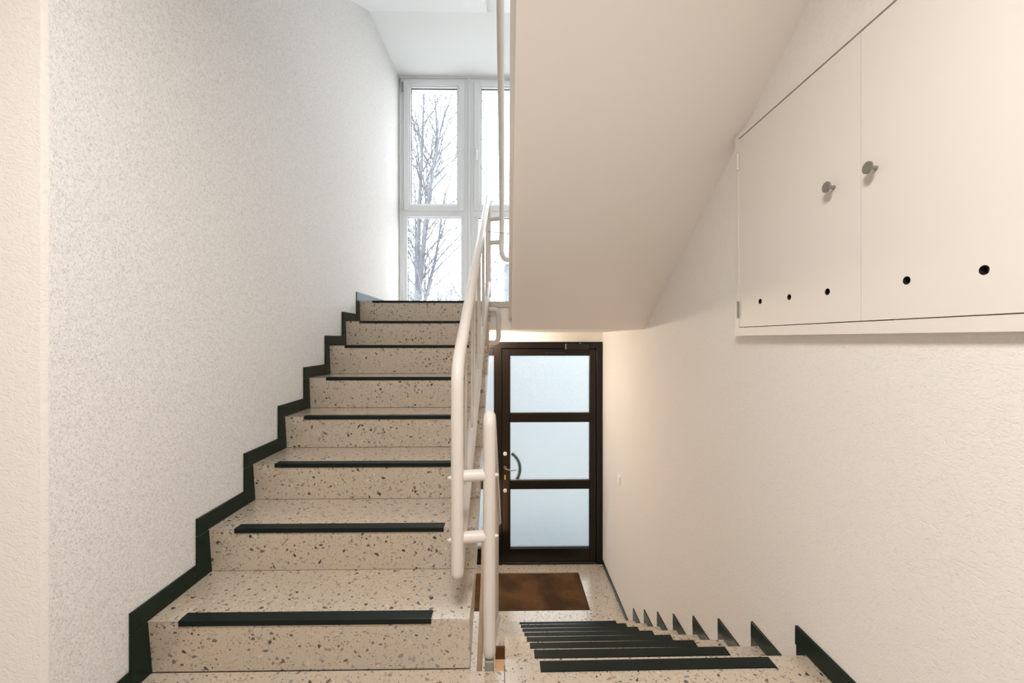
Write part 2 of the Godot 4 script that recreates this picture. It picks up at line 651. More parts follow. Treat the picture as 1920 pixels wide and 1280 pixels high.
func overhead_flight() -> void:
	var p := PackedVector2Array()
	p.append(Vector2(3.384, 1.148))
	p.append(Vector2(3.184, 1.148))
	p.append(Vector2(0.921, 1.148 + 0.6106 * (3.184 - 0.921)))
	p.append(Vector2(0.921, 2.73))
	for i in range(7, -1, -1):
		var d := 3.384 - 0.28 * i
		p.append(Vector2(d, 1.372 + 0.1697 * (i + 1)))
		p.append(Vector2(d, 1.372 + 0.1697 * i))
	var st := new_st()
	var right := func(d: float) -> float: return xw(d) + 0.01
	prism(st, PackedVector2Array([p[0], p[1], p[2], Vector2(0.921, 2.66), Vector2(3.26, 1.36), Vector2(3.384, 1.36)]), func(d: float) -> float: return 0.0285 + 0.0067 * d, right)
	struct("ceiling_sloped", st, M.paint, "smooth white sloping underside of the flight overhead on the right")
	# its steps stand a little proud of the side
	st = new_st()
	p[1] = Vector2(3.30, 1.24)
	p[2] = Vector2(0.921, 1.24 + 0.6106 * (3.30 - 0.921))
	p[0] = Vector2(3.384, 1.24)
	prism(st, p, func(d: float) -> float: return 0.012 + 0.005 * d, func(d: float) -> float: return 0.0285 + 0.0067 * d)
	struct("trim_steps", st, M.paint, "painted step ends along the open side of the flight overhead")

# ------------------------------------------------------------------ stairs
func grip(parent: Node3D, x0: float, x1: float, d: float, y: float, dir: float) -> void:
	# an angle strip over the nosing: dir 1 = riser faces the camera, -1 = riser faces away
	var st := new_st()
	var w := 0.040
	var h := 0.0145
	var th := 0.0028
	var poly := PackedVector2Array([Vector2(d - dir * th, y - h), Vector2(d - dir * th, y + th * 0.4), Vector2(d - dir * th * 0.4, y + th), Vector2(d + dir * w, y + th), Vector2(d + dir * w, y + 0.0003), Vector2(d - dir * 0.0003, y + 0.0003), Vector2(d - dir * 0.0003, y - h)])
	prism(st, poly, k(x0), k(x1))
	obj("grip_strip", st, M.rubber, parent)

func flat_grip(parent: Node3D, x0: float, x1: float, d: float, y: float, back: float) -> void:
	# a strip lying just behind the nosing, a little askew as they are stuck on
	var st := new_st()
	var a := d - back
	var sk := 0.006
	hexa(st, [V(x0, y + 0.0004, a - sk), V(x1, y + 0.0004, a), V(x1, y + 0.0004, a - 0.046), V(x0, y + 0.0004, a - 0.046 - sk),
		V(x0 + 0.0008, y + 0.0034, a - sk - 0.001), V(x1 - 0.0008, y + 0.0034, a - 0.001), V(x1 - 0.0008, y + 0.0034, a - 0.045), V(x0 + 0.0008, y + 0.0034, a - 0.045 - sk)])
	obj("grip_strip", st, M.rubber, parent)

func rising_flight() -> void:
	var t := node("staircase", V(-0.62, 0, 1.39))
	tag(t, "speckled terrazzo flight rising towards the tall window", "stairs")
	t.position = Vector3.ZERO
	for i in 8:
		var d: float = LD[i]
		var y: float = LY[i]
		var y0: float = 0.0 if i == 0 else LY[i - 1]
		var dn: float = LD[i + 1] + 0.02 if i < 7 else 3.40
		var st := new_st()
		# riser leaning back 18 mm under the nosing; a fine joint where it meets the tread below
		var ys := y - 0.045 if i == 7 else y - 0.17
		var poly := PackedVector2Array([Vector2(d, y), Vector2(d + 0.0015, y - 0.006), Vector2(d + 0.018, y0 + 0.0015), Vector2(d + 0.05, y0 + 0.0015), Vector2(dn, y - 0.05), Vector2(dn, y)])
		if i == 7:
			poly = PackedVector2Array([Vector2(d, y), Vector2(d + 0.0015, y - 0.006), Vector2(d + 0.018, y0 + 0.0015), Vector2(d + 0.0195, y0 + 0.0015), Vector2(3.3715, y - 0.05), Vector2(3.3715, y)])
		prism(st, poly, k(XL + 0.0005), k(LX))
		var o := obj("step", st, M.terrazzo, t)
		grip(o, -1.038, -0.237, d, y, 1.0)
	var st2 := new_st()
	prism(st2, PackedVector2Array([Vector2(1.392, -0.115), Vector2(3.33, 1.06), Vector2(3.38, 1.147), Vector2(3.37, 1.17), Vector2(1.42, -0.02)]), k(XL + 0.001), k(LX - 0.004))
	obj("flight_body", st2, M.paint, t)

func descending_flight() -> void:
	var t := node("staircase")
	tag(t, "terrazzo flight going down to the entrance door along the right wall", "stairs")
	for i in 8:
		var d: float = RD[i]
		var y: float = RY[i]
		var back: float = -1.99 if i == 0 else RD[i - 1] - 0.018
		var y1: float = FLOOR2 if i == 7 else RY[i + 1]
		var st := new_st()
		var poly := PackedVector2Array([Vector2(d, y), Vector2(d - 0.0015, y - 0.006), Vector2(d - 0.018, y1 + 0.001), Vector2(d - 0.06, y1 + 0.001), Vector2(back, y - 0.10), Vector2(back, y)])
		if i == 0:
			poly = PackedVector2Array([Vector2(d, y), Vector2(d - 0.0015, y - 0.006), Vector2(d - 0.018, y1 + 0.001), Vector2(back, y - 0.19), Vector2(back, y)])
		var sh := func(_x: float) -> float: return 0.0
		prism(st, poly, sh, func(dd: float) -> float: return xw(dd) - 0.0005)
		var o := obj("step" if i > 0 else "landing_step", st, M.terrazzo, t)
		flat_grip(o, 0.115, 0.888, d, y, 0.0075 if i == 0 else 0.0025)
	# plastered body below the steps
	var st2 := new_st()
	prism(st2, PackedVector2Array([Vector2(1.40, -0.19), Vector2(1.40, -0.35), Vector2(3.30, FLOOR2 - 0.2), Vector2(3.40, FLOOR2 - 0.2), Vector2(3.36, -1.31), Vector2(1.42, -0.175)]), k(0.003), k(1.03))
	obj("flight_body", st2, M.paint, t)

func tile_piece(parent: Node3D, side: float, d0: float, d1: float, y0: float, y1: float) -> void:
	var st := new_st()
	var th := 0.007
	var g := 0.0006
	var a: float
	if side < 0.0:
		bx(st, XL, XL + th, y0 + g, y1 - g, d0 + g, d1 - g, 0.0012)
	else:
		a = xw(0.5 * (d0 + d1))
		bx(st, a - th, a + 0.004, y0 + g, y1 - g, d0 + g, d1 - g, 0.0012)
	obj("skirting_tile", st, M.tile, parent)

func skirtings() -> void:
	var b := node("baseboard_left")
	b.set_meta("kind", "structure")
	b.set_meta("label", "dark green glazed skirting tiles stepping up the left wall")
	var fr := 0.062
	tile_piece(b, -1.0, 1.095, LD[0] - fr, 0.0, 0.065)
	for i in 8:
		var y0: float = 0.0 if i == 0 else LY[i - 1]
		tile_piece(b, -1.0, LD[i] - fr, LD[i] + 0.020, y0, LY[i])
		var e: float = LD[i + 1] - fr if i < 7 else GD - 0.02
		if i < 7:
			tile_piece(b, -1.0, LD[i] - fr, e, LY[i], LY[i] + 0.066)
		else:
			tile_piece(b, -1.0, LD[i] - fr, 3.95, LY[i], LY[i] + 0.066)
			tile_piece(b, -1.0, 3.95, e, LY[i], LY[i] + 0.066)
	var c := node("baseboard_right")
	c.set_meta("kind", "structure")
	c.set_meta("label", "dark glazed skirting tiles stepping down the right wall")
	var f2 := 0.055
	tile_piece(c, 1.0, -0.4, 0.5, 0.0, 0.067)
	tile_piece(c, 1.0, 0.5, RD[0] + f2, 0.0, 0.067)
	for i in 8:
		var y1: float = FLOOR2 if i == 7 else RY[i + 1]
		tile_piece(c, 1.0, RD[i] - 0.02, RD[i] + f2, y1, RY[i])
		if i < 7:
			tile_piece(c, 1.0, RD[i] + f2, RD[i + 1] + f2, RY[i + 1], RY[i + 1] + 0.067)
	tile_piece(c, 1.0, RD[7] + f2, 4.05, FLOOR2, FLOOR2 + 0.05)
	tile_piece(c, 1.0, 4.05, GD - 0.002, FLOOR2, FLOOR2 + 0.05)

# ------------------------------------------------------------------ window
func ring(st: SurfaceTool, x0: float, x1: float, y0: float, y1: float, w: float, d0: float, d1: float, ch := 0.003) -> void:
	bx(st, x0, x0 + w, y0, y1, d0, d1, ch)
	bx(st, x1 - w, x1, y0, y1, d0, d1, ch)
	bx(st, x0 + w, x1 - w, y1 - w, y1, d0, d1, ch)
	bx(st, x0 + w, x1 - w, y0, y0 + w, d0, d1, ch)

func window() -> void:
	var t := node("window_1")
	t.set_meta("kind", "structure")
	t.set_meta("label", "tall white framed stair window looking out on bare trees")
	var y0 := 1.372
	var y1 := 3.888
	var xs := [-1.128, -0.387, 0.341, 1.058]
	var st := new_st()
	# outer frame, mullions, transom
	bx(st, xs[0], xs[3], y1 - 0.045, y1, GD, GD + 0.075, 0.003)
	bx(st, xs[0], xs[3], y0, y0 + 0.060, GD, GD + 0.075, 0.003)
	for i in 4:
		var wl: float = 0.0 if i == 0 else 0.060
		var wr: float = 0.0 if i == 3 else 0.060
		if i == 0: wr = 0.045
		if i == 3: wl = 0.045
		bx(st, xs[i] - wl, xs[i] + wr, y0, y1, GD + 0.002, GD + 0.074, 0.003)
	for i in 3:
		bx(st, xs[i] + 0.03, xs[i + 1] - 0.03, 2.395, 2.470, GD + 0.001, GD + 0.073, 0.003)
	obj("window_frame", st, M.pvc, t)
	for i in [1, 2]:
		st = new_st()
		tube(st, [V(xs[i], y0 + 0.06, GD - 0.002), V(xs[i], y1 + 0.008, GD - 0.002)], 0.0135, -1.0, 12)
		obj("cover_strip", st, M.pvc, t)
	for i in 3:
		# glazing beads and glass of the lower fixed light
		var a: float = xs[i] + (0.040 if i == 0 else 0.055)
		var b: float = xs[i + 1] - 0.055
		var bw := 0.032 if i == 0 else 0.040
		st = new_st()
		ring(st, a, b, y0 + 0.05, 2.431, bw, GD + 0.010, GD + 0.060, 0.004)
		obj("glazing_bead", st, M.pvc, t)
		st = new_st()
		ring(st, a + bw - 0.001, b - bw + 0.001, y0 + 0.05 + bw, 2.431 - bw, 0.005, GD + 0.035, GD + 0.050, 0.0)
		obj("seal", st, M.seal, t)
		glass("pane", M.pane, t, a + bw, b - bw, y0 + 0.05 + bw, 2.431 - bw, GD + 0.040, 0.006)
		# the sash above, slightly proud
		var sa: float = xs[i] + (0.035 if i == 0 else 0.052)
		var sb: float = xs[i + 1] - 0.052
		st = new_st()
		ring(st, sa, sb, 2.455, y1 - 0.022, 0.062, GD - 0.018, GD + 0.050, 0.006)
		ring(st, sa + 0.060, sb - 0.060, 2.515, y1 - 0.082, 0.018, GD - 0.004, GD + 0.040, 0.004)
		var sash := obj("sash", st, M.pvc, t)
		st = new_st()
		ring(st, sa + 0.077, sb - 0.077, 2.532, y1 - 0.099, 0.006, GD + 0.020, GD + 0.034, 0.0)
		obj("seal", st, M.seal, sash)
		glass("pane", M.pane, sash, sa + 0.078, sb - 0.078, 2.533, y1 - 0.100, GD + 0.026, 0.006)
		# handle
		var hx: float = sb - 0.030 if i == 0 else sa + 0.030
		st = new_st()
		bx(st, hx - 0.014, hx + 0.014, 3.05, 3.12, GD - 0.026, GD - 0.017, 0.003)
		tube(st, rounded([V(hx, 3.10, GD - 0.024), V(hx, 3.10, GD - 0.058), V(hx, 2.985, GD - 0.060)], 0.02), 0.0095, 0.008, 10)
		obj("handle", st, M.pvc, sash)
		# hinges
		if i == 0:
			for hy in [2.47, 3.73]:
				lathe_obj("hinge", V(sa - 0.010, hy, GD - 0.022), Vector3(0, 1, 0), [[0.0, 0.0], [0.0, 0.008], [0.10, 0.008], [0.10, 0.0]], M.steel if hy > 3.0 else M.pvc, sash, 12)
	# drip cap at the foot of the first sash
	st = new_st()
	bx(st, -0.56, -0.50, 2.428, 2.442, GD - 0.006, GD, 0.002)
	obj("drain_cap", st, M.pvc, t)

func glass(called: String, m: Material, parent: Node3D, x0: float, x1: float, y0: float, y1: float, d: float, th: float) -> void:
	if m == M.pane:
		var q := new_st()
		var far := V((x0 + x1) / 2, (y0 + y1) / 2, d + 1.0)
		quad(q, V(x0, y0, d), V(x1, y0, d), V(x1, y1, d), V(x0, y1, d), far)
		obj(called, q, m, parent)
		return
	var st := new_st()
	bx(st, x0, x1, y0, y1, d, d + th)
	obj(called, st, m, parent)

# ------------------------------------------------------------------ entrance door
func entrance_door() -> void:
	var t := node("door_1")
	t.set_meta("kind", "structure")
	t.set_meta("label", "dark bronze entrance door with three frosted panes")
	var f := FLOOR2
	var st := new_st()
	var d0 := GD + 0.0
	var d1 := GD + 0.07
	# fixed frame: jambs, head, post between side light and leaf
	bx(st, 0.993, 1.058, f, 1.043, d0 - 0.012, d1, 0.003)
	bx(st, -0.98, 1.058, 0.975, 1.0445, d0 - 0.0118, d1, 0.003)
	bx(st, -0.98, -0.92, f, 1.043, d0 - 0.012, d1, 0.003)
	bx(st, -0.120, -0.036, f, 1.043, d0 - 0.0122, d1, 0.003)
	# rebate strips behind the gaps round the leaf
	bx(st, -0.055, -0.018, f, 0.985, d1 - 0.012, d1 + 0.006, 0.0)
	bx(st, 0.975, 1.0, f, 0.985, d1 - 0.012, d1 + 0.006, 0.0)
	bx(st, -0.04, 1.0, 0.955, 0.985, d1 - 0.0119, d1 + 0.0058, 0.0)
	bx(st, -0.04, 1.0, f - 0.01, f + 0.02, d1 - 0.0119, d1 + 0.0058, 0.0)
	# side light rails
	bx(st, -0.92, -0.12, f, -1.193, d0, d1, 0.003)
	bx(st, -0.92, -0.12, -0.551, -0.458, d0, d1, 0.003)
	bx(st, -0.92, -0.12, 0.176, 0.272, d0, d1, 0.003)
	bx(st, -0.92, -0.12, 0.898, 0.98, d0, d1, 0.003)
	obj("door_frame", st, M.bronze, t)
	var ys := [[-1.193, -0.551], [-0.458, 0.176], [0.272, 0.898]]
	for r in ys:
		glass("frosted_pane", M.frosted, t, -0.921, -0.119, r[0], r[1], GD + 0.030, 0.006)
	# the leaf
	st = new_st()
	bx(st, -0.032, 0.053, f + 0.008, 0.968, d0 - 0.004, d1 - 0.01, 0.003)
	bx(st, 0.922, 0.989, f + 0.008, 0.968, d0 - 0.004, d1 - 0.01, 0.003)
	bx(st, 0.053, 0.922, f + 0.008, -1.193, d0 - 0.004, d1 - 0.01, 0.003)
	bx(st, 0.053, 0.922, -0.551, -0.458, d0 - 0.004, d1 - 0.01, 0.003)
	bx(st, 0.053, 0.922, 0.176, 0.272, d0 - 0.004, d1 - 0.01, 0.003)
	bx(st, 0.053, 0.922, 0.898, 0.968, d0 - 0.004, d1 - 0.01, 0.003)
	var leaf := obj("door_leaf", st, M.bronze, t)
	for r in ys:
		glass("frosted_pane", M.frosted, leaf, 0.052, 0.923, r[0], r[1], GD + 0.030, 0.006)
		st = new_st()
		ring(st, 0.053, 0.922, r[0], r[1], 0.006, GD + 0.016, GD + 0.029, 0.002)
		obj("glazing_bead", st, M.steel if r[0] > -0.5 else M.bronze, leaf)
	st = new_st()
	bx(st, 0.0, 0.985, f + 0.010, f + 0.030, GD - 0.016, GD - 0.004, 0.003)
	obj("weather_bar", st, M.black, leaf)
	for y in [-0.164, -0.562]:
		lathe_obj("lock_button", V(0.001, y, GD - 0.004), Vector3(0, 0, 1), [[-0.001, 0.0], [0.0, 0.021], [0.012, 0.021], [0.016, 0.017], [0.016, 0.0]], M.white_plastic, leaf)
	st = new_st()
	tube(st, rounded([V(0.0, -0.312, GD - 0.004), V(0.0, -0.314, GD - 0.055), V(0.055, -0.330, GD - 0.058), V(0.120, -0.326, GD - 0.058)], 0.02), 0.008, 0.007, 10)
	obj("lever_handle", st, M.steel, leaf)
	lathe_obj("rosette", V(0.0, -0.312, GD - 0.004), Vector3(0, 0, 1), [[0.0, 0.016], [0.006, 0.016], [0.006, 0.0]], M.steel, leaf)
	st = new_st()
	bx(st, -0.007, 0.007, -0.445, -0.395, GD - 0.012, GD - 0.004, 0.003)
	obj("lock_cylinder", st, M.brass, leaf)
	# closer on the head rail
	st = new_st()
	bx(st, 0.655, 0.905, 0.962, 1.026, GD - 0.055, GD - 0.012, 0.006)
	lathe(st, V(0.82, 1.022, GD - 0.035), Vector3(0, 1, 0), [[-0.001, 0.0], [0.0, 0.024], [0.014, 0.024], [0.014, 0.0]])
	bx(st, 0.80, 0.955, 1.029, 1.038, GD - 0.050, GD - 0.026, 0.002)
	bx(st, 0.44, 0.655, 0.915, 0.935, GD - 0.030, GD - 0.010, 0.003)
	var cl := obj("door_closer", st, M.black, leaf)
	st = new_st()
	bx(st, 0.650, 0.656, 0.966, 1.022, GD - 0.054, GD - 0.014, 0.001)
	obj("end_cap", st, M.steel, cl)
	# round pull on the street side
	st = new_st()
	var arc := []
	for i in 13:
		var a := deg_to_rad(-64.0 + 128.0 * i / 12.0)
		arc.append(V(0.0 + 0.165 * cos(a), -0.345 + 0.185 * sin(a), GD + 0.058))
	tube(st, arc, 0.017, -1.0, 10)
	obj("pull_handle", st, M.green_handle, leaf)

# ------------------------------------------------------------------ meter cabinet
func cabinet() -> void:
	var t := node("wall_cabinet")
	tag(t, "cream wall cabinet with two knobbed doors and round vent holes on the right wall", "cabinet")
	var X := 1.0315
	var proud := 0.028
	var dl := 1.846
	var dr := 0.35
	# (d, y) outline; the top rises with the stairs
	var slope := 0.0
	var yl := 1.953
	var yb := 1.088
	# top line through (1.846, 1.953) and (1.098, 1.962+?) seen at the frame edge: rises to the viewer
	slope = 0.0155
	var outer := PackedVector2Array([Vector2(dl, yb), Vector2(dl, yl), Vector2(dr, yl + slope * (dl - dr)), Vector2(dr, yb)])
	var inn := PackedVector2Array([Vector2(dl - 0.028, yb + 0.034), Vector2(dl - 0.028, yl - 0.018), Vector2(dr + 0.03, yl - 0.018 + slope * (dl - dr - 0.058)), Vector2(dr + 0.03, yb + 0.034)])
	var st := new_st()
	for i in 4:
		var j := (i + 1) % 4
		var a := V(X, outer[i].y, outer[i].x)
		var b := V(X, outer[j].y, outer[j].x)
		var c := V(X, inn[j].y, inn[j].x)
		var e := V(X, inn[i].y, inn[i].x)
		var o := Vector3(-proud, 0, 0)
		hexa(st, [a + Vector3(0.03, 0, 0), b + Vector3(0.03, 0, 0), c + Vector3(0.03, 0, 0), e + Vector3(0.03, 0, 0), a + o, b + o, c + o, e + o])
	obj("frame", st, M.cabinet, t)
	st = new_st()
	prism(st, PackedVector2Array([inn[0], inn[1], inn[2], inn[3]]), k(X - 0.003), k(X + 0.02))
	obj("shade_panel", st, M.dark_gap, t)  # dark sheet in place of the unlit interior behind the vent holes
	# doors with drilled vent holes
	var split := 1.190
	var g := 0.0022
	var holes := [[1.667, 1.222], [1.495, 1.222], [1.316, 1.221], [1.053, 1.220], [0.880, 1.218], [0.70, 1.218]]
	for s in 2:
		var d_far: float = dl - 0.028 - g if s == 0 else split - g * 0.5
		var d_near: float = split + g * 0.5 if s == 0 else dr + 0.032
		var y_top_far := yl - 0.020 + slope * (dl - 0.028 - d_far) - g
		var y_top_near := yl - 0.020 + slope * (dl - 0.028 - d_near) - g
		var y_bot := yb + 0.034 + 0.003
		var comb := CSGCombiner3D.new()
		comb.name = "door" if s == 0 else "door_001"
		t.add_child(comb, true)
		var pg := CSGPolygon3D.new()
		pg.name = "door_plate"
		pg.polygon = PackedVector2Array([Vector2(-d_far, y_bot), Vector2(-d_near, y_bot), Vector2(-d_near, y_top_near), Vector2(-d_far, y_top_far)])
		pg.depth = 0.020
		pg.material = M.cabinet
		# local x -> world z, local y -> world y, depth (local -z) -> world +x
		pg.transform = Transform3D(Basis(Vector3(0, 0, 1), Vector3(0, 1, 0), Vector3(-1, 0, 0)), Vector3(X - proud + 0.003, 0, 0))
		comb.add_child(pg)
		for h in holes:
			if h[0] < d_far and h[0] > d_near:
				var cy := CSGCylinder3D.new()
				cy.name = "vent_hole"
				cy.operation = CSGShape3D.OPERATION_SUBTRACTION
				cy.radius = 0.0105
				cy.height = 0.08
				cy.sides = 20
				cy.material = M.dark_gap
				cy.transform = Transform3D(Basis(Vector3(0, 0, 1), PI / 2), Vector3(X - 0.01, h[1], -h[0]))
				comb.add_child(cy)
		var kd: float = 1.287 if s == 0 else 1.139
		var ky: float = 1.537
		var kn := lathe_obj("knob", V(X - proud + 0.003, ky, kd), Vector3(-1, 0, 0), [[-0.001, 0.0], [0.0, 0.0055], [0.020, 0.0055], [0.023, 0.0165], [0.027, 0.0165], [0.0275, 0.0155], [0.0275, 0.0]], M.steel, t)
		kn.set_meta("label", "round brushed steel knob")
	for y in [1.165, 1.80]:
		st = new_st()
		tube(st, [V(X - proud - 0.002, y, dl - 0.027), V(X - proud - 0.002, y + 0.07, dl - 0.027)], 0.0045, -1.0, 10)
		obj("hinge", st, M.cabinet if y > 1.5 else M.steel, t)

# ------------------------------------------------------------------ railings
func rx(d: float) -> float:
	return -0.152 + 0.010 * (d - 1.36)

func bolt(parent: Node3D, x: float, y: float, d: float, dirx: float) -> void:
	lathe_obj("bolt", V(x, y, d), Vector3(dirx, 0, 0), [[-0.003, 0.0], [-0.003, 0.0070], [0.004, 0.0070], [0.006, 0.0045], [0.010, 0.0040], [0.010, 0.0]], M.rail, parent, 10)

func rails() -> void:
	var R := 0.0205
	# rising flight
	var t := node("stair_railing")
	tag(t, "cream tube railing with thin hairpin bars beside the rising steps", "railing")
	var hn := 0.985      # height where the post bends into the handrail
	var sl := 0.605
	var de := 3.385
	var hy := hn + sl * (de - 1.36)
	var ln := 0.330
	var ly := ln + sl * (3.30 - 1.36)
	var frame := rounded([V(rx(3.30), ly, 3.30), V(rx(1.375), ln + 0.02, 1.375), V(rx(1.36), ln - 0.02, 1.362), V(rx(1.36), hn, 1.36), V(rx(de), hy, de), V(rx(de), 1.40, de)], 0.075, 8)
	tube_obj("frame_tube", frame, R, M.rail, t, 18)
	for i in 5:
		var d := 1.56 + 0.39 * i
		var y := ln + sl * (d - 1.36) + 0.0
		var top := func(dd: float) -> Vector3: return V(rx(dd), hn + sl * (dd - 1.36) - 0.012, dd)
		var a := d - 0.066
		var b := d + 0.066
		var bar := rounded([top.call(a), V(rx(a), y - 0.012, a), V(rx(d), y - 0.014, d), V(rx(b), y - 0.012, b), top.call(b)], 0.05, 6)
		tube_obj("baluster", bar, 0.0052, M.rail, t, 8)
	# loop at the head, fixed to the open side of the steps
	tube_obj("end_loop", rounded([V(LX - 0.01, 1.300, 3.30), V(-0.050, 1.300, 3.30), V(-0.050, 1.045, 3.30), V(LX - 0.01, 1.045, 3.30)], 0.06, 8), 0.019, M.rail, t, 16)
	# short tubes tying it to the lower railing
	for y in [0.632, 0.434]:
		var cn := tube_obj("cross_tube", [V(-0.152, y, 1.374), V(-0.051, y, 1.392)], 0.0190, M.rail, t, 18)
		bolt(cn, -0.172, y, 1.36, -1.0)
		bolt(cn, -0.031, y, 1.388, 1.0)
	for y in [2.02, 1.835]:
		tube_obj("cross_tube", [V(rx(de), y, de), V(-0.026, y, 3.34)], 0.018, M.rail, t, 14)
	tube_obj("tie_rod", [V(-0.16, 1.905, 3.30), V(0.05, 1.89, 3.30)], 0.003, M.steel, t, 8)
	# descending flight
	var u := node("stair_railing")
	tag(u, "cream tube railing standing at the landing edge beside the steps down", "railing")
	var x := -0.051
	var s2 := 0.61
	var de2 := 3.32
	var p := rounded([V(x, 0.085 - s2 * (3.25 - 1.40), 3.25), V(x, 0.060, 1.44), V(x, 0.036, 1.392), V(x, 0.825, 1.385), V(x, 0.805, 1.455), V(x, 0.82 - s2 * (de2 - 1.39), de2), V(-0.160, 0.80 - s2 * (de2 - 1.39), de2), V(-0.165, -0.75, 3.28), V(-0.188, FLOOR2, 3.12)], 0.045, 7)
	tube_obj("frame_tube", p, R, M.rail, u, 18)
	for i in 6:
		var d := 1.62 + 0.28 * i
		var y := 0.085 - s2 * (d - 1.40)
		var a := d - 0.066
		var b := d + 0.066
		var bar := rounded([V(x, 0.80 - s2 * (a - 1.40), a), V(x, y - 0.012, a), V(x, y - 0.014, d), V(x, y - 0.012, b), V(x, 0.80 - s2 * (b - 1.40), b)], 0.05, 6)
		tube_obj("baluster", bar, 0.0052, M.rail, u, 8)
	var st := new_st()
	bx(st, x - 0.015, x + 0.015, -0.06, 0.030, 1.3805, 1.404, 0.003)
	var ft := obj("foot", st, M.grey_paint, u)
	ft.set_meta("label", "grey metal foot of the railing post")
	# flight overhead
	var w := node("stair_railing")
	tag(w, "cream tube railing of the flight overhead, hanging down in front of the window", "railing")
	var xu := -0.024
	var q := rounded([V(xu, 2.04 + 0.605 * 2.2, 1.13), V(xu, 2.04, 3.33), V(xu - 0.004, 1.695, 3.33), V(0.080, 1.690, 3.33), V(0.083, 1.690 + 0.605 * 1.8, 1.53)], 0.085, 8)
	tube_obj("frame_tube", q, 0.0195, M.rail, w, 18)

# ------------------------------------------------------------------ small things
func small_things() -> void:
	var st := new_st()
	var f := FLOOR2
	bx(st, -0.317, 0.766, f - 0.019, f - 0.006, 3.833, 4.455, 0.003)
	var m := obj("door_mat", st, M.coir)
	tag(m, "worn brown coir mat sunk into the floor before the entrance door", "doormat")
	# crumbs of leaf on the mat are left to the material; the switch on the right wall
	var t := node("light_switch")
	tag(t, "small white light switch on the right wall near the door", "switch")
	var a := xw(3.9)
	st = new_st()
	bx(st, a - 0.009, a + 0.003, -0.255, -0.175, 3.86, 3.94, 0.004)
	obj("plate", st, M.white_plastic, t)
	st = new_st()
	hexa(st, [V(a - 0.009, -0.243, 3.872), V(a - 0.009, -0.243, 3.928), V(a - 0.009, -0.187, 3.928), V(a - 0.009, -0.187, 3.872),
		V(a - 0.016, -0.243, 3.872), V(a - 0.016, -0.243, 3.928), V(a - 0.011, -0.187, 3.928), V(a - 0.011, -0.187, 3.872)])
	obj("rocker", st, M.white_plastic, t)
	# lamp under the upper landing, before the door head
	var l := node("ceiling_lamp")
	tag(l, "glowing white lamp under the upper landing above the entrance door", "lamp")
	var glow := mat(Color(0.9, 0.86, 0.8), 0.4)
	glow.emission_enabled = true
	glow.emission = Color(1.0, 0.90, 0.76)
	glow.emission_energy_multiplier = 2.4
	st = new_st()
	bx(st, -0.40, 0.080, 1.052, 1.135, 4.22, 4.45, 0.01)
	obj("opal_shade", st, glow, l)
	st = new_st()
	bx(st, -0.38, 0.060, 1.135, 1.148, 4.24, 4.43, 0.003)
	obj("base_plate", st, M.white_plastic, l)
	var o := OmniLight3D.new()
	o.name = "entrance_light"
	o.light_color = Color(1.0, 0.93, 0.84)
	o.light_energy = 1.2
	o.light_size = 0.04
	o.omni_range = 12.0
	o.omni_attenuation = 2.0
	o.shadow_enabled = true
	o.position = V(-0.30, 1.078, 4.28)
	add_child(o)

func added_cellar_lamp() -> void:
	var l := node("added_lamp")  # added out of view to brighten the wall seen through the gap
	tag(l, "small round unseen lamp added to light the cellar wall below the hall", "lamp")
	var glow := mat(Color(0.9, 0.86, 0.8), 0.4)
	glow.emission_enabled = true
	glow.emission = Color(1.0, 0.80, 0.56)
	glow.emission_energy_multiplier = 1.5
	lathe_obj("globe", V(-0.05, -2.1, 0.93), Vector3(0, 0, -1), [[0.0, 0.0], [0.0, 0.06], [0.03, 0.075], [0.07, 0.06], [0.09, 0.03], [0.095, 0.0]], glow, l)
	lathe_obj("mount", V(-0.05, -2.1, 0.90), Vector3(0, 0, -1), [[-0.002, 0.0], [-0.002, 0.07], [0.03, 0.07], [0.03, 0.0]], M.white_plastic, l)
	var o := OmniLight3D.new()
	o.name = "added_cellar_light"
	o.light_color = Color(1.0, 0.80, 0.56)
	o.light_energy = 1.2
	o.light_size = 0.05
	o.omni_range = 8.0
	o.omni_attenuation = 2.0
	o.shadow_enabled = true
	o.position = V(-0.05, -2.1, 0.97)
	add_child(o)

# ------------------------------------------------------------------ outside
func branch(st: SurfaceTool, p: Vector3, dir: Vector3, length: float, r: float, depth: int) -> void:
	var pts := [p]
	var q := p
	var v := dir
	for i in 4:
		v = (v + Vector3(rng.randfn(0, 0.09), rng.randfn(0.05, 0.06), rng.randfn(0, 0.09))).normalized()
		q = q + v * length / 4.0
		pts.append(q)
	tube(st, pts, maxf(r, 0.0055), maxf(r * 0.5, 0.004), 5 if depth > 0 else 4, false)
	if depth <= 0:
		return
	for i in range(1, 5):
		for s in (1 if i < 4 else 2):
			if rng.randf() < 0.9:
				var side := Vector3(rng.randfn(0, 1), rng.randfn(0.2, 0.4), rng.randfn(0, 1)).normalized()
				branch(st, pts[i], (v * 0.9 + side * 0.62).normalized(), length * rng.randf_range(0.42, 0.66), r * 0.5, depth - 1)

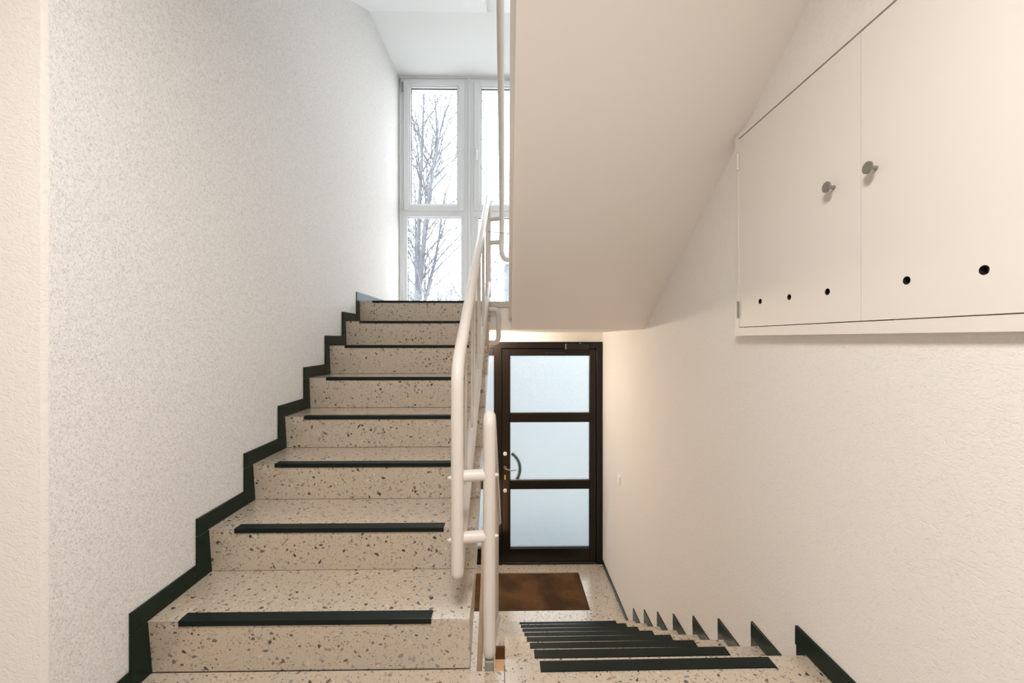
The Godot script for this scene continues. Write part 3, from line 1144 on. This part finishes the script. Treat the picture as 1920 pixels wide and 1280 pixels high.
func tree(called: String, label: String, limbs: Array, depth: int, group := "") -> void:
	# limbs: arrays of [x, y, d, radius]
	var t := node(called)
	tag(t, label, "tree", group)
	var st := new_st()
	var tw := new_st()
	for L in limbs:
		var pts := []
		for p in L:
			pts.append(V(p[0], p[1], p[2]))
		var fine := rounded(pts, 0.5, 3)
		tube(st, fine, L[0][3] * 0.72, L[-1][3] * 0.72, 8, false)
		for i in range(1, pts.size()):
			var a: Vector3 = pts[i - 1]
			var b: Vector3 = pts[i]
			var along := (b - a).normalized()
			var steps := maxi(1, int((b - a).length() / 0.26))
			for s in steps:
				var f := (s + rng.randf()) / steps
				var rr := lerpf(L[i - 1][3], L[i][3], f)
				var side := Vector3(rng.randfn(0, 1.0), rng.randfn(0.1, 0.3), rng.randfn(0, 1.0)).normalized()
				branch(tw, a.lerp(b, f), (along * 0.75 + side * 0.65).normalized(), rng.randf_range(0.6, 1.5), clampf(rr * 0.4, 0.008, 0.022), depth)
	obj("trunk", st, M.bark, t)
	obj("twigs", tw, M.bark, t).set_meta("kind", "stuff")

func outside() -> void:
	var st := new_st()
	bx(st, -60, 60, FLOOR2 - 0.3, FLOOR2 - 0.06, GD + 0.31, 90)
	struct("ground_1", st, M.ground, "pale paved ground outside the house")
	var g := FLOOR2 - 0.06
	st = new_st()
	bx(st, -1.6, 1.9, FLOOR2 - 0.055, FLOOR2 - 0.02, GD + 0.32, 5.9, 0.01)
	struct("floor_doorstep", st, M.doorstep, "blue grey slab before the entrance door, outside")
	tree("bare_tree", "tall bare tree with several upright stems outside the left panes", [
		[[-2.49, g, 12.0, 0.13], [-2.46, 2.2, 12.0, 0.12], [-2.44, 3.6, 12.0, 0.10], [-2.39, 5.0, 12.0, 0.085], [-2.33, 6.3, 12.0, 0.055], [-2.28, 7.6, 12.0, 0.035], [-2.25, 9.0, 12.0, 0.015]],
		[[-2.42, 2.2, 12.0, 0.10], [-2.33, 3.6, 12.2, 0.075], [-2.20, 5.0, 12.3, 0.06], [-1.93, 6.95, 12.3, 0.04], [-2.02, 8.0, 12.3, 0.022], [-2.05, 9.0, 12.3, 0.012]],
		[[-2.40, 2.4, 12.0, 0.08], [-2.26, 3.7, 11.8, 0.065], [-2.11, 5.0, 11.7, 0.055], [-1.85, 6.3, 11.7, 0.042], [-1.73, 6.95, 11.7, 0.033], [-1.44, 7.7, 11.6, 0.020], [-1.25, 8.5, 11.6, 0.012]],
		[[-2.30, 2.0, 12.1, 0.07], [-2.04, 3.1, 12.2, 0.05], [-1.95, 3.55, 12.2, 0.042], [-1.87, 4.0, 12.2, 0.035], [-1.79, 5.0, 12.3, 0.030], [-1.56, 5.7, 12.3, 0.022], [-1.40, 6.5, 12.4, 0.010]],
		[[-2.04, 3.15, 12.1, 0.035], [-1.70, 3.5, 11.9, 0.026], [-1.32, 3.85, 11.8, 0.012]],
		[[-2.08, 3.2, 12.0, 0.03], [-1.75, 3.9, 12.2, 0.022], [-1.35, 4.4, 12.3, 0.010]],
		[[-2.10, 5.2, 12.0, 0.03], [-1.75, 5.7, 12.2, 0.022], [-1.36, 6.2, 12.2, 0.012]],
		[[-2.50, 3.2, 12.0, 0.04], [-2.53, 5.0, 12.1, 0.028], [-2.63, 6.7, 12.1, 0.012]],
		[[-2.36, 5.6, 12.0, 0.035], [-2.46, 6.4, 12.0, 0.025], [-2.60, 7.5, 12.0, 0.012]],
	], 2)
	tree("bare_tree", "slender young tree standing close outside the right window panes", [
		[[-0.42, g, 8.6, 0.035], [-0.36, 2.0, 8.6, 0.026], [-0.30, 3.2, 8.6, 0.018], [-0.26, 3.9, 8.6, 0.007]],
	], 2)
	for i in 3:
		var x: float = [-3.7, -3.0, -1.9][i]
		var lm := []
		var dd := 19.0 + 3.6 * i
		for s in 16:
			var o := rng.randf_range(-0.8, 0.8)
			lm.append([[x + o * 0.4, g, dd, 0.05], [x + o, 1.6, dd + o * 0.5, 0.035], [x + o * 1.5, 3.3 + rng.randf() * 0.5, dd + o, 0.012]])
		tree("bare_bush", ["twiggy bare shrub low behind the tall tree, nearest of three", "twiggy bare shrub low behind the tall tree, middle of three", "twiggy bare shrub low behind the tall tree, farthest of three"][i], lm, 1, "shrubs behind the tall tree")
	var b := node("house")
	tag(b, "pale house wall with a grey downpipe outside the right pane", "building")
	st = new_st()
	bx(st, 0.16, 6.0, g, 3.72, 15.2, 18.0)
	obj("wall", st, M.render_wall, b)
	st = new_st()
	bx(st, 0.02, 6.2, 3.70, 3.84, 14.95, 18.2, 0.02)
	obj("eaves", st, M.render_wall, b)
	st = new_st()
	tube(st, [V(0.07, g, 15.1), V(0.07, 3.72, 15.1)], 0.09, -1.0, 12)
	var dp := obj("downpipe", st, M.pipe, b)
	lathe_obj("pipe_collar", V(0.07, 2.80, 15.1), Vector3(0, 1, 0), [[0.0, 0.09], [0.0, 0.105], [0.05, 0.105], [0.05, 0.09]], M.pipe, dp)
